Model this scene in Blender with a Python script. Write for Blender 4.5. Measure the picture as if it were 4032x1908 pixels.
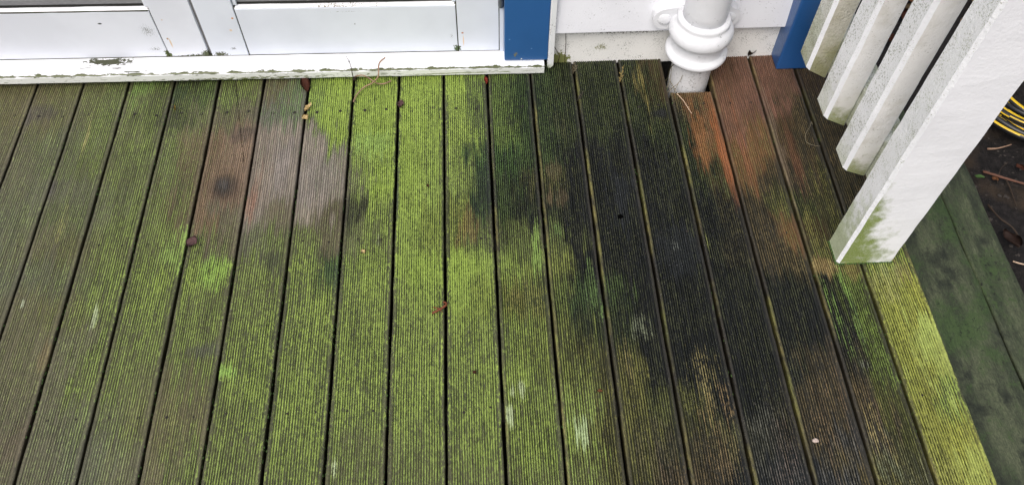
import bpy, bmesh, math, random
import numpy as np
from mathutils import Vector, Matrix

for o in list(bpy.data.objects):
    bpy.data.objects.remove(o)
S = bpy.context.scene
COL = S.collection
random.seed(7)
RNG = np.random.default_rng(11)

# ------------------------------------------------------------------ camera
CAM_F = 3202.48 / 4032.0
CAM_LOC = Vector((0.0952018, -1.68422056, 1.66277184))
CAM_ROT = (0.587886509, -0.00790895753, -0.0516890049)
cd = bpy.data.cameras.new('camera')
cd.sensor_fit = 'HORIZONTAL'; cd.sensor_width = 36.0; cd.lens = 36.0 * CAM_F
cd.clip_start = 0.02; cd.clip_end = 200.0
cam = bpy.data.objects.new('camera', cd); COL.objects.link(cam)
cam.location = CAM_LOC; cam.rotation_euler = CAM_ROT
S.camera = cam

# ------------------------------------------------------------------ light
SUN_EL, SUN_AZ = math.radians(56), math.radians(212)     # azimuth clockwise from +Y
w = bpy.data.worlds.new('World'); S.world = w; w.use_nodes = True
wt = w.node_tree
bg = wt.nodes['Background']
sky = wt.nodes.new('ShaderNodeTexSky'); sky.sky_type = 'NISHITA'; sky.sun_disc = False
sky.sun_elevation = SUN_EL; sky.sun_rotation = SUN_AZ
sky.air_density = 1.0; sky.dust_density = 6.0; sky.ozone_density = 1.0
hs = wt.nodes.new('ShaderNodeHueSaturation'); hs.inputs['Saturation'].default_value = 0.52
wt.links.new(sky.outputs[0], hs.inputs['Color']); wt.links.new(hs.outputs[0], bg.inputs['Color'])
bg.inputs['Strength'].default_value = 0.13
sd = bpy.data.lights.new('sun', 'SUN'); sd.energy = 1.1; sd.angle = math.radians(35); sd.color = (1.0, 0.97, 0.93)
sun = bpy.data.objects.new('sun', sd); COL.objects.link(sun)
sdir = Vector((math.sin(SUN_AZ) * math.cos(SUN_EL), math.cos(SUN_AZ) * math.cos(SUN_EL), math.sin(SUN_EL)))
sun.rotation_euler = sdir.to_track_quat('Z', 'Y').to_euler(); sun.location = sdir * 8
S.view_settings.view_transform = 'Standard'; S.view_settings.look = 'None'
S.view_settings.gamma = 1.0; S.view_settings.use_curve_mapping = False
S.view_settings.exposure = 0.25

# ------------------------------------------------------------------ helpers
def lin(c):
    return tuple(((x / 255.0) / 12.92 if x / 255.0 <= 0.04045 else ((x / 255.0 + 0.055) / 1.055) ** 2.4) for x in c)

def at(u, v, axis=2, val=0.0):
    """photo position -> point on the world plane axis=val"""
    from mathutils import Euler
    d = Euler(CAM_ROT, 'XYZ').to_matrix() @ Vector(((u - 2016) / 3202.48, -(v - 954) / 3202.48, -1.0))
    t = (val - CAM_LOC[axis]) / d[axis]
    return CAM_LOC + d * t

def tag(o, label=None, cat=None, group=None, kind=None):
    if label: o['label'] = label
    if cat: o['category'] = cat
    if group: o['group'] = group
    if kind: o['kind'] = kind
    return o

def empty(name, loc, label, cat, group=None):
    o = bpy.data.objects.new(name, None); COL.objects.link(o); o.location = loc
    o.empty_display_size = 0.05
    bpy.context.view_layer.update()
    return tag(o, label, cat, group)

def link(name, me, mats, parent=None):
    o = bpy.data.objects.new(name, me); COL.objects.link(o)
    for m in (mats if isinstance(mats, (list, tuple)) else [mats]):
        if m.name not in [x.name for x in me.materials if x]: me.materials.append(m)
    if parent is not None:
        o.parent = parent
        pm = Matrix.Translation(parent.location) if parent.parent is None else Matrix.Translation(parent.location + parent.parent.location)
        o.matrix_parent_inverse = pm.inverted()
    return o

def obj(name, bm, mats, parent=None, smooth=False):
    me = bpy.data.meshes.new(name)
    bmesh.ops.recalc_face_normals(bm, faces=bm.faces)
    bm.to_mesh(me); bm.free()
    if smooth:
        for p in me.polygons: p.use_smooth = True
    return link(name, me, mats, parent)

def hexa(bm, co, bev=0.0, seg=2, mi=0):
    """box from 8 corners (bottom 4 ccw, top 4 ccw), bevelled"""
    vs = [bm.verts.new(c) for c in co]
    fs = []
    for q in ((3, 2, 1, 0), (4, 5, 6, 7), (0, 1, 5, 4), (1, 2, 6, 5), (2, 3, 7, 6), (3, 0, 4, 7)):
        f = bm.faces.new([vs[i] for i in q]); f.material_index = mi; fs.append(f)
    if bev > 0:
        es = list({e for f in fs for e in f.edges})
        bmesh.ops.bevel(bm, geom=es, offset=bev, segments=seg, affect='EDGES', profile=0.6)
    return vs

def box(bm, x0, x1, y0, y1, z0, z1, bev=0.0, seg=2):
    return hexa(bm, [(x0, y0, z0), (x1, y0, z0), (x1, y1, z0), (x0, y1, z0), (x0, y0, z1), (x1, y0, z1), (x1, y1, z1), (x0, y1, z1)], bev, seg)

def subdiv_along(bm, axis, step):
    """cut a mesh into slices along an axis so that edges can wander"""
    cs = [v.co[axis] for v in bm.verts]; a, b = min(cs), max(cs)
    n = max(1, int((b - a) / step))
    for i in range(1, n):
        c = [0, 0, 0]; c[axis] = a + (b - a) * i / n
        no = [0, 0, 0]; no[axis] = 1
        bmesh.ops.bisect_plane(bm, geom=bm.verts[:] + bm.edges[:] + bm.faces[:], plane_co=c, plane_no=no)

def wander(bm, amp, freq, seed=0):
    from mathutils import noise
    for v in bm.verts:
        n = noise.noise_vector(Vector(v.co) * freq + Vector((seed * 3.1, seed * 1.7, seed)))
        v.co += n * amp

def tube(bm, pts, r0, r1=None, sides=8, wob=0.0):
    pts = [Vector(p) for p in pts]
    # catmull-rom resample
    if len(pts) > 2:
        P = [pts[0]] + pts + [pts[-1]]; q = []
        for i in range(1, len(P) - 2):
            for k in range(6):
                t = k / 6
                a, b, c, d = P[i - 1], P[i], P[i + 1], P[i + 2]
                q.append(0.5 * ((2 * b) + (c - a) * t + (2 * a - 5 * b + 4 * c - d) * t * t + (3 * b - a - 3 * c + d) * t ** 3))
        q.append(pts[-1]); pts = q
    r1 = r0 if r1 is None else r1
    rings = []
    up = Vector((0.13, 0.21, 0.97))
    for i, p in enumerate(pts):
        tdir = (pts[min(i + 1, len(pts) - 1)] - pts[max(i - 1, 0)]).normalized()
        a = tdir.cross(up).normalized(); b = tdir.cross(a)
        r = r0 + (r1 - r0) * i / max(1, len(pts) - 1)
        r *= 1 + wob * (random.random() - 0.5)
        rings.append([bm.verts.new(p + (a * math.cos(2 * math.pi * k / sides) + b * math.sin(2 * math.pi * k / sides)) * r) for k in range(sides)])
    for i in range(len(rings) - 1):
        for k in range(sides):
            f = bm.faces.new([rings[i][k], rings[i][(k + 1) % sides], rings[i + 1][(k + 1) % sides], rings[i + 1][k]]); f.smooth = True
    bm.faces.new(rings[0][::-1]); bm.faces.new(rings[-1])
    return rings

def lathe(bm, prof, cx, cy, n=64):
    rings = [[bm.verts.new((cx + r * math.cos(2 * math.pi * k / n), cy + r * math.sin(2 * math.pi * k / n), z)) for k in range(n)] for r, z in prof]
    for i in range(len(rings) - 1):
        for k in range(n):
            f = bm.faces.new([rings[i][k], rings[i][(k + 1) % n], rings[i + 1][(k + 1) % n], rings[i + 1][k]]); f.smooth = True
    bm.faces.new(rings[0][::-1]); bm.faces.new(rings[-1])

# ------------------------------------------------------------------ node helpers
class NT:
    def __init__(s, name):
        s.m = bpy.data.materials.new(name); s.m.use_nodes = True
        s.t = s.m.node_tree; s.b = s.t.nodes['Principled BSDF']
        s.pos = s.t.nodes.new('ShaderNodeNewGeometry').outputs['Position']
    def n(s, ty): return s.t.nodes.new(ty)
    def set(s, sock, v):
        if isinstance(v, bpy.types.NodeSocket): s.t.links.new(v, sock)
        elif isinstance(v, (tuple, list)) and sock.type == 'RGBA' and len(v) == 3: sock.default_value = (*v, 1)
        else: sock.default_value = v
    def math(s, op, a, b=0.0, c=0.0, clamp=False):
        m = s.n('ShaderNodeMath'); m.operation = op; m.use_clamp = clamp
        s.set(m.inputs[0], a); s.set(m.inputs[1], b); s.set(m.inputs[2], c); return m.outputs[0]
    def vmul(s, v, k):
        m = s.n('ShaderNodeVectorMath'); m.operation = 'MULTIPLY'; s.set(m.inputs[0], v); s.set(m.inputs[1], k); return m.outputs[0]
    def vsub(s, v, k):
        m = s.n('ShaderNodeVectorMath'); m.operation = 'SUBTRACT'; s.set(m.inputs[0], v); s.set(m.inputs[1], k); return m.outputs[0]
    def vlen(s, v):
        m = s.n('ShaderNodeVectorMath'); m.operation = 'LENGTH'; s.set(m.inputs[0], v); return m.outputs['Value']
    def noise(s, vec, scale=1.0, detail=3.0, rough=0.55, dist=0.0):
        m = s.n('ShaderNodeTexNoise'); s.set(m.inputs['Vector'], vec); s.set(m.inputs['Scale'], scale)
        m.inputs['Detail'].default_value = detail; m.inputs['Roughness'].default_value = rough; m.inputs['Distortion'].default_value = dist
        return m.outputs['Fac']
    def step(s, v, a, b):
        m = s.n('ShaderNodeMapRange'); m.interpolation_type = 'SMOOTHSTEP'; s.set(m.inputs['Value'], v)
        s.set(m.inputs['From Min'], a); s.set(m.inputs['From Max'], b); return m.outputs['Result']
    def mix(s, f, a, b, mode='MIX'):
        m = s.n('ShaderNodeMix'); m.data_type = 'RGBA'; m.blend_type = mode
        s.set(m.inputs[0], f); s.set(m.inputs[6], a); s.set(m.inputs[7], b); return m.outputs[2]
    def scale(s, col, k):
        m = s.n('ShaderNodeVectorMath'); m.operation = 'SCALE'; s.set(m.inputs[0], col); s.set(m.inputs['Scale'], k); return m.outputs[0]
    def attr(s, name, fac=False):
        m = s.n('ShaderNodeAttribute'); m.attribute_name = name; return m.outputs['Fac' if fac else 'Color']
    def bump(s, h, strength, dist):
        m = s.n('ShaderNodeBump'); m.inputs['Strength'].default_value = strength; m.inputs['Distance'].default_value = dist
        s.set(m.inputs['Height'], h); return m.outputs['Normal']
    def xyz(s, v):
        m = s.n('ShaderNodeSeparateXYZ'); s.set(m.inputs[0], v); return m.outputs
    def done(s, col, rough=0.6, normal=None, spec=0.4):
        s.set(s.b.inputs['Base Color'], col); s.set(s.b.inputs['Roughness'], rough)
        s.b.inputs['Specular IOR Level'].default_value = spec
        if normal is not None: s.set(s.b.inputs['Normal'], normal)
        return s.m

def plain(name, rgb, rough=0.6, var=0.25, scale=60.0, spec=0.35, bump=0.0, stretch=(1, 1, 1), metal=0.0):
    t = NT(name)
    v = t.vmul(t.pos, stretch)
    n = t.noise(v, scale, 4)
    c = t.scale(t.mix(0.0, lin(rgb), lin(rgb)), t.math('MULTIPLY_ADD', n, 2 * var, 1 - var))
    t.b.inputs['Metallic'].default_value = metal
    nm = t.bump(t.noise(v, scale * 2.5, 4), bump, 0.004) if bump else None
    return t.done(c, rough, nm, spec)

def paint(name, rgb, blobs=(), specks=0.0, speck_scale=260.0, speck_col=(60, 64, 44), algae=None, bumpk=0.25, bscale=90.0, rough=0.42, drips=(), arris=None, grub=0.0, stretch=(1, 1, 1), spec=0.4):
    """old gloss paint: slight tint variation, flaked patches (blobs), mildew specks, green algae below a height"""
    t = NT(name)
    p = t.pos
    big = t.noise(p, 7.0, 3)
    col = t.mix(t.step(big, 0.35, 0.7), lin(rgb), lin(tuple(int(c * 0.972) for c in rgb)))
    if grub > 0:
        g = t.step(t.noise(p, 16.0, 5, 0.65), 0.45, 0.75)
        col = t.mix(t.math('MULTIPLY', g, grub), col, lin((168, 160, 134)))
    if algae:
        z0, z1, k, acol = algae[:4]
        z = t.xyz(p)[2]
        if len(algae) > 4: z = t.math('ADD', z, t.math('MULTIPLY', t.math('SUBTRACT', t.xyz(p)[0], 0.948), algae[4]))
        h = t.math('SUBTRACT', 1.0, t.step(z, z0, z1))
        nn = t.noise(p, 26.0, 5, 0.65)
        a = t.math('MULTIPLY', t.step(t.math('ADD', h, t.math('MULTIPLY', t.math('SUBTRACT', nn, 0.5), 1.4)), 0.35, 0.95), k)
        a = t.math('MULTIPLY', a, t.math('MULTIPLY_ADD', t.noise(p, 350.0, 3), 0.9, 0.5), clamp=True)
        col = t.mix(a, col, lin(acol))
    if specks > 0:
        sv = t.vmul(p, stretch)
        n1 = t.noise(sv, speck_scale, 2, 0.5, 0.6)
        n2 = t.noise(p, 22.0, 3)
        e = t.math('ADD', n1, t.math('MULTIPLY', t.math('SUBTRACT', n2, 0.5), 0.45))
        f = t.math('MULTIPLY', t.step(e, 0.68 - 0.22 * specks, 0.82 - 0.22 * specks), 0.62)
        col = t.mix(f, col, lin(speck_col))
    rgh = rough
    for (c, r, thr, bc, stz) in blobs:
        d = t.vlen(t.vmul(t.vsub(p, c), tuple(1.0 / x for x in r)))
        nz = t.noise(t.vmul(p, stz), 1.0, 5, 0.7, 0.4)
        e = t.math('ADD', t.math('SUBTRACT', 1.0, d), t.math('MULTIPLY', t.math('SUBTRACT', nz, 0.5), 2.6))
        inside = t.step(d, 1.35, 1.05)
        f = t.math('MULTIPLY', t.step(e, thr, thr + 0.10), inside)
        col = t.mix(f, col, lin(bc))
    for (c, r, bc, k) in drips:
        d = t.vlen(t.vmul(t.vsub(p, c), tuple(1.0 / x for x in r)))
        col = t.mix(t.math('MULTIPLY', t.step(d, 1.0, 0.35), k), col, lin(bc))
    if arris:
        # grime held along a worn arris: plane value a*x+b*y+c*z = d
        (a, b, c, d0, wd, thr, bc) = arris
        x, y, z = t.xyz(p)
        q = t.math('ADD', t.math('ADD', t.math('MULTIPLY', x, a), t.math('MULTIPLY', y, b)), t.math('SUBTRACT', t.math('MULTIPLY', z, c), d0))
        q = t.math('DIVIDE', t.math('ABSOLUTE', q), wd)
        nz = t.noise(t.vmul(p, (22, 60, 60)), 1.0, 4, 0.7)
        e = t.math('ADD', t.math('SUBTRACT', 1.0, q), t.math('MULTIPLY', t.math('SUBTRACT', nz, 0.5), 2.4))
        f = t.math('MULTIPLY', t.step(e, thr, thr + 0.15), t.step(q, 1.8, 1.1))
        col = t.mix(f, col, lin(bc))
    nb = t.noise(p, bscale, 4, 0.6, 0.3)
    nm = t.bump(nb, bumpk, 0.004)
    return t.done(col, rgh, nm, spec)

# ------------------------------------------------------------------ numpy value noise
_H = RNG.random((256, 256))
def vn(x, y):
    xi = np.floor(x).astype(int); yi = np.floor(y).astype(int)
    fx = x - xi; fy = y - yi
    fx = fx * fx * (3 - 2 * fx); fy = fy * fy * (3 - 2 * fy)
    g = lambda a, b: _H[a & 255, b & 255]
    return (g(xi, yi) * (1 - fx) + g(xi + 1, yi) * fx) * (1 - fy) + (g(xi, yi + 1) * (1 - fx) + g(xi + 1, yi + 1) * fx) * fy
def fbm(x, y, o=3):
    s = 0; a = 1; tot = 0
    for i in range(o):
        s = s + a * vn(x * 2 ** i + 17.3 * i, y * 2 ** i + 9.1 * i); tot += a; a *= 0.5
    return s / tot

# ------------------------------------------------------------------ ground
def ground_h(X, Y):
    h = -0.135 + 0.03 * (fbm(X * 6, Y * 6, 4) - 0.5) + 0.012 * (fbm(X * 40, Y * 40, 3) - 0.5)
    near = np.exp(-((X - 1.7) ** 2 + (Y + 0.3) ** 2) / 3.0)
    return -0.15 + (h + 0.15) * np.clip(near * 2.5, 0.15, 1)
def make_ground():
    xs = np.concatenate([[-40, -15, -6, -2.5, -1, 0, 0.7], np.linspace(1.0, 2.6, 110), [3, 4, 6, 12, 40]])
    ys = np.concatenate([[-40, -15, -6, -3, -2, -1.5], np.linspace(-1.2, 1.4, 150), [1.8, 2.5, 4, 8, 20, 60]])
    X, Y = np.meshgrid(xs, ys, indexing='ij'); Z = ground_h(X, Y)
    nx, ny = X.shape
    co = np.stack([X, Y, Z], -1).reshape(-1, 3)
    i = np.arange(nx * ny).reshape(nx, ny)
    q = np.stack([i[:-1, :-1], i[1:, :-1], i[1:, 1:], i[:-1, 1:]], -1).reshape(-1, 4)
    me = bpy.data.meshes.new('ground'); me.from_pydata(co.tolist(), [], q.tolist())
    for p in me.polygons: p.use_smooth = True
    t = NT('soil')
    n = t.noise(t.pos, 55, 5, 0.65); n2 = t.noise(t.pos, 9, 3); n3 = t.noise(t.pos, 420, 3)
    c = t.mix(t.step(n, 0.3, 0.75), lin((20, 18, 18)), lin((44, 40, 39)))
    c = t.mix(t.step(n2, 0.5, 0.75), c, lin((60, 50, 40)))
    c = t.mix(t.step(n3, 0.62, 0.72), c, lin((84, 78, 72)))
    m = t.done(c, 0.85, t.bump(t.math('ADD', n, t.math('MULTIPLY', n3, 0.5)), 0.8, 0.012), 0.25)
    tag(link('ground', me, m), kind='structure')
make_ground()

def make_crumbs():
    bm = bmesh.new()
    for i in range(900):
        x = random.uniform(1.25, 2.2); y = random.uniform(-1.0, 0.75)
        if y > 0.0 and x < 1.1: continue
        z = float(ground_h(np.array([x]), np.array([y]))[0]); s = random.choice([0.002, 0.003, 0.004, 0.006])
        r = bmesh.ops.create_icosphere(bm, subdivisions=1, radius=s)
        for v in r['verts']:
            v.co = Vector((v.co.x * random.uniform(.8, 1.5), v.co.y * random.uniform(.8, 1.4), v.co.z * .7)) * random.uniform(.8, 1.2) + Vector((x, y, z + s * .3))
    o = obj('soil_crumbs', bm, plain('crumbs', (58, 53, 50), 0.9, 0.5, 90))
    tag(o, 'loose crumbs of dark soil and grit beside the deck', 'soil', kind='stuff')
make_crumbs()

# ------------------------------------------------------------------ timber deck
GAPS = {0: -1.262, 1: -1.135, 2: -1.007, 3: -0.8815, 4: -0.7545, 5: -0.629, 6: -0.5035, 7: -0.3785, 8: -0.2515, 9: -0.1245, 10: 0.001, 11: 0.1235,
        12: 0.247, 13: 0.3727, 14: 0.502, 15: 0.6325, 16: 0.7555, 17: 0.885, 18: 1.0085, 19: 1.134}
ROWV = [230, 330, 420, 520, 620, 720, 820, 920, 1040, 1160, 1300, 1450, 1600, 1750, 1900]
ROWY = np.array([0.060, -0.041, -0.128, -0.221, -0.309, -0.394, -0.475, -0.552, -0.641, -0.726, -0.820, -0.915, -1.005, -1.090, -1.170])
# surface states: wood colour under, growth colour, how much is covered
PAL = {
 'W': ((74, 88, 40), (133, 154, 66), 0.82),
 'M': ((80, 86, 54), (128, 146, 68), 0.52),
 'm': ((88, 90, 60), (118, 134, 68), 0.44),
 'o': ((90, 94, 62), (112, 126, 70), 0.38),
 'g': ((98, 99, 78), (114, 124, 84), 0.32),
 'h': ((102, 97, 70), (114, 116, 72), 0.30),
 'b': ((98, 91, 70), (106, 108, 72), 0.30),
 's': ((136, 127, 115), (110, 113, 94), 0.16),
 'B': ((120, 98, 78), (100, 94, 68), 0.16),
 'S': ((106, 106, 94), (90, 114, 74), 0.34),
 'r': ((114, 84, 69), (88, 68, 54), 0.26),
 't': ((112, 84, 54), (94, 88, 52), 0.28),
 'k': ((16, 19, 18), (52, 55, 36), 0.27),
 'K': ((30, 33, 33), (78, 78, 74), 0.28),
 'd': ((34, 44, 29), (66, 90, 44), 0.46),
 'e': ((28, 34, 22), (62, 70, 38), 0.38),
 'y': ((56, 56, 34), (98, 98, 50), 0.38),
 'n': ((50, 46, 34), (90, 78, 52), 0.32),
 'Y': ((96, 98, 46), (140, 144, 64), 0.68),
 'G': ((26, 34, 28), (72, 100, 44), 0.30),
}
GRID = {
 0:  'h h h h b b g g g g g g g g g',
 1:  'h h h h b b g g g g g g g g g',
 2:  'h h h g g g g g g g g g g g g',
 3:  'o o o o o g o h g h h h b b b',
 4:  'o o|m m m m|o o g|o o|m m m g|m g|m g g g',
 5:  'd e|d e|o o|m o|m m m m M M m m|o m g g',
 6:  'M m b B B B B|b m|b M m m h|m h h|m h|m',
 7:  'b b|S S s s s s|b g|o m m M M M m M|m',
 8:  'W W W s|W s s s|b m|b M|d M M M M M m',
 9:  'W W W W W m|W e|M o|m M M M M M m m',
 10: 'W W W W W W W W W M M M M m m',
 11: 'W W|M M M m|d m|d y|d y|m W W M M M M m',
 12: 'd d d d d e|k e|k e|m m|M y|M M M M M m',
 13: 'e e e e e|k y|k e|k e|k y|k e|d y|e y m|y M|y m|y',
 14: 'e e e e|k k k k k k e|k e|k y|k y|e y|e y|n',
 15: 'e e e e k k k k k k k k y|k n|y n|k',
 16: 't t n|t e|t e|t e k k k k k k k K|k K',
 17: 'r r r r|t t t|n n|y n|t n k k k|n n n|K K|n',
 18: 'r r r|n n n n|y e|y e|y y k|G k|G k|G n|k n|k y|K',
 19: 'n n n n n n n e M Y Y Y Y|M Y Y',
}
def cell(c):
    u, m, k = PAL[c]; return np.array([*lin(u), *lin(m), k])
def board_table(j):
    if j not in GRID: return board_table(0 if j < 0 else 19)
    L = []; R = []
    for s in GRID[j].split():
        a = s.split('|'); L.append(cell(a[0])); R.append(cell(a[-1]))
    return np.array(L), np.array(R)
# marks with a shape of their own: u, v in photo, half sizes (m), growth colour, cover, strength, raggedness
MARKS = []
def mark(u, v, rx, ry, col, cov, k=1.0, rag=0.5, under=None):
    if v > 1150 and 1990 < u < 3560 and cov < 0.55 and under is not None: under = None; cov = 0.42; k = min(k, .7)
    p = at(u, v)
    if col[1] > col[0] * 1.2: col = (max(col[0], int(col[1] * .70)), int(col[1] * .97), col[2])
    def ds(c, q=0.28):
        g = 0.3 * c[0] + 0.55 * c[1] + 0.15 * c[2]; return tuple(x + (g - x) * q for x in c)
    MARKS.append((p.x, p.y, rx, ry, np.array(lin(ds(col))), cov, k * 0.85, rag, None if under is None else np.array(lin(ds(under, .2)))))
PALE = (176, 192, 140)
mark(2010, 1640, .011, .030, PALE, 1.0, .9); mark(2018, 1540, .006, .016, PALE, .9, .8); mark(2055, 1530, .008, .02, PALE, .9, .8)
mark(2285, 1700, .020, .042, (164, 188, 128), 1.0, .9, .9); mark(372, 1255, .010, .034, PALE, .9, .8, .8); mark(88, 1197, .007, .014, (186, 196, 160), 1.0, .9)
mark(1315, 1835, .006, .018, PALE, .9, .8); mark(2520, 1285, .022, .028, (120, 130, 96), .6, .7, 1.0); mark(1490, 945, .005, .02, (150, 160, 120), .7, .6)
KN = (40, 38, 38)
mark(885, 735, .050, .058, (90, 74, 56), .0, .7, .12, (84, 66, 50)); mark(882, 732, .036, .041, KN, .0, 1.0, .05, (36, 33, 31)); mark(882, 732, .029, .033, (110, 92, 70), .0, .9, .05, (98, 82, 64)); mark(880, 728, .024, .028, KN, .0, .95, .08, (46, 44, 44)); mark(878, 725, .013, .020, (96, 96, 96), .4, .6, .3, (96, 94, 90))
mark(960, 520, .035, .035, KN, .0, .55, .9, (52, 48, 46)); mark(1010, 760, .012, .07, (140, 100, 80), .3, .6, .9, (142, 104, 84))
mark(985, 800, .016, .06, (150, 104, 80), .3, .7, .9, (150, 106, 84))
mark(860, 655, .045, .06, (118, 98, 70), .1, .5, .9, (118, 98, 74))
mark(2180, 670, .016, .034, (96, 82, 52), .5, .7, .8, (98, 84, 52)); mark(2165, 775, .014, .03, (104, 84, 54), .5, .8, .8, (104, 84, 54)); mark(2210, 780, .014, .03, (92, 78, 50), .5, .7, .8, (96, 80, 52))
mark(2190, 480, .02, .05, (88, 86, 48), .4, .5, .8)
mark(2600, 445, .022, .018, (36, 38, 40), .0, .9, .4, (38, 40, 42))
mark(2535, 350, .008, .10, (140, 124, 52), .7, .9, .8, (118, 104, 50))
mark(2500, 320, .006, .06, (140, 124, 52), .7, .7, .9, (110, 98, 50))
mark(2740, 520, .02, .12, (150, 92, 44), .1, .7, .9, (140, 88, 44)); mark(2835, 560, .012, .18, (150, 84, 42), .1, .9, .5, (156, 86, 42))
mark(2870, 640, .015, .10, (146, 84, 44), .1, .85, .5, (150, 86, 44))
mark(2945, 640, .010, .2, (134, 80, 50), .1, .6, .6, (136, 80, 50))
mark(3130, 620, .016, .12, (110, 68, 46), .1, .6, .7, (110, 68, 46))
mark(3060, 560, .010, .22, (128, 112, 88), .2, .6, .7, (124, 104, 84))
mark(3195, 900, .02, .07, (120, 116, 40), .6, .7, .9)
mark(2860, 1590, .02, .05, (150, 116, 66), .3, .6, 1.2, (136, 104, 60)); mark(2800, 1590, .018, .05, (150, 116, 66), .3, .5, 1.3, (130, 100, 60)); mark(2768, 1635, .010, .03, (150, 116, 66), .3, .6, 1.2, (136, 104, 60))
mark(2850, 1800, .035, .09, (124, 98, 60), .3, .45, 1.3, (110, 86, 56)); mark(2770, 1480, .03, .07, (150, 134, 70), .2, .7, 1.1, (136, 120, 64))
mark(2470, 1440, .012, .08, (136, 120, 56), .4, .7, .9, (126, 110, 58)); mark(2600, 1820, .05, .07, (92, 76, 66), .2, .4, 1.2, (80, 66, 60))
mark(2090, 1190, .05, .05, (126, 108, 46), .5, .5, 1.2, (100, 84, 42)); mark(2035, 1165, .03, .035, (120, 108, 46), .5, .5, 1.2, (98, 84, 44))
mark(1830, 880, .02, .07, (136, 104, 46), .5, .55, 1.1, (116, 86, 44)); mark(1900, 740, .03, .08, (40, 60, 36), .4, .6, 1.2, (30, 42, 34))
mark(1560, 700, .008, .16, (66, 84, 66), .3, .8, .8, (60, 74, 60)); mark(2110, 930, .012, .05, (130, 172, 60), .9, .9, 1.0); mark(2115, 1010, .014, .05, (124, 170, 56), .9, .8, 1.0)
mark(2190, 900, .012, .03, (84, 130, 50), .8, .8, 1.0); mark(2330, 1110, .012, .05, (74, 120, 46), .6, .7, 1.3); mark(2370, 1220, .008, .03, (86, 130, 50), .7, .8, 1.1); mark(2290, 1170, .02, .04, (60, 100, 44), .6, .6, 1.0)
mark(2785, 960, .006, .05, (118, 124, 50), .6, .8, 1.0); mark(2815, 1200, .006, .05, (84, 124, 50), .6, .8, 1.0)
mark(850, 1060, .03, .05, (128, 190, 50), .9, .7, 1.0); mark(690, 1010, .035, .06, (134, 180, 60), .85, .7, 1.0)
mark(890, 1460, .016, .022, (120, 196, 60), 1.0, .9, .9); mark(1480, 560, .05, .05, (130, 176, 60), .9, .8, .8)
mark(700, 360, .03, .04, (34, 70, 34), .8, .9, .9, (30, 52, 30)); mark(560, 350, .04, .05, (96, 146, 46), .8, .8, .9)
mark(1250, 700, .05, .08, (128, 120, 116), .1, .4, 1.0, (126, 118, 114)); mark(1110, 640, .04, .10, (130, 122, 120), .1, .5, 1.0, (134, 124, 122))
mark(1300, 1080, .035, .05, (60, 100, 44), .5, .8, 1.0, (46, 64, 40)); mark(1080, 1020, .03, .03, (60, 66, 48), .2, .7, 1.0, (62, 64, 50))
mark(2450, 770, .03, .10, (34, 40, 42), .1, .8, .8, (36, 40, 44)); mark(2670, 980, .05, .07, (36, 40, 40), .1, .8, .9, (34, 38, 40))
mark(2660, 970, .012, .02, (110, 116, 108), .6, .6, 1.0)
mark(100, 480, .03, .03, (80, 74, 66), .1, .8, .8, (76, 72, 64)); mark(150, 450, .05, .03, (84, 78, 70), .1, .7, .8, (80, 74, 66)); mark(205, 740, .012, .03, (80, 74, 72), .1, .8, .6, (82, 76, 72))
mark(340, 540, .006, .06, (170, 160, 84), .7, .8, .8); mark(240, 890, .012, .06, (150, 146, 70), .6, .7, .9); mark(175, 1400, .015, .04, (150, 130, 72), .3, .6, .8, (130, 112, 70))
mark(60, 1740, .05, .05, (120, 96, 76), .1, .3, 1.0, (116, 96, 76)); mark(800, 1380, .03, .02, (88, 92, 70), .1, .8, .8, (88, 90, 72))
mark(3260, 1180, .007, .08, (80, 150, 44), .62, .8, 1.3); mark(3330, 1150, .008, .09, (84, 156, 48), .68, .85, 1.3); mark(3310, 1280, .007, .08, (80, 150, 48), .6, .8, 1.3); mark(3390, 1300, .008, .08, (80, 130, 48), .58, .7, 1.3)
mark(3245, 1045, .03, .03, (150, 124, 66), .5, .8, 1.0, (134, 108, 60)); mark(3350, 1060, .02, .03, (126, 110, 50), .5, .8, 1.0, (116, 96, 52))
mark(3400, 1440, .014, .02, (120, 120, 118), .4, .7, 1.0, (100, 100, 100)); mark(3430, 1550, .01, .1, (104, 80, 62), .2, .5, 1.1, (96, 74, 58)); mark(3310, 1520, .01, .12, (108, 82, 58), .2, .5, 1.1, (100, 76, 56))
mark(3240, 1640, .02, .08, (120, 92, 58), .2, .5, 1.2, (106, 82, 54)); mark(3110, 1830, .03, .07, (104, 78, 64), .2, .5, 1.2, (100, 74, 62)); mark(3020, 1680, .04, .06, (96, 95, 92), .3, .35, 1.2, (78, 78, 78))
mark(3480, 1800, .03, .07, (98, 118, 90), .5, .6, 1.0); mark(3460, 1720, .02, .06, (160, 140, 70), .4, .7, 1.0)
mark(3560, 1060, .02, .05, (140, 124, 60), .4, .7, .9, (120, 104, 60)); mark(3480, 1110, .04, .05, (150, 150, 84), .6, .6, .9)
mark(3640, 1280, .035, .07, (160, 182, 70), 1.0, .9, .9); mark(3700, 1420, .05, .08, (154, 172, 64), 1.0, .8, 1.0); mark(3850, 1860, .05, .06, (152, 166, 58), 1.0, .9, 1.0)
mark(3812, 1500, .008, .2, (150, 122, 72), .3, .8, .8, (122, 104, 62)); mark(3862, 1660, .009, .08, (120, 104, 66), .2, .9, .8, (108, 94, 62))
mark(3760, 1330, .008, .1, (150, 122, 80), .3, .6, .8, (130, 108, 76))

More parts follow.
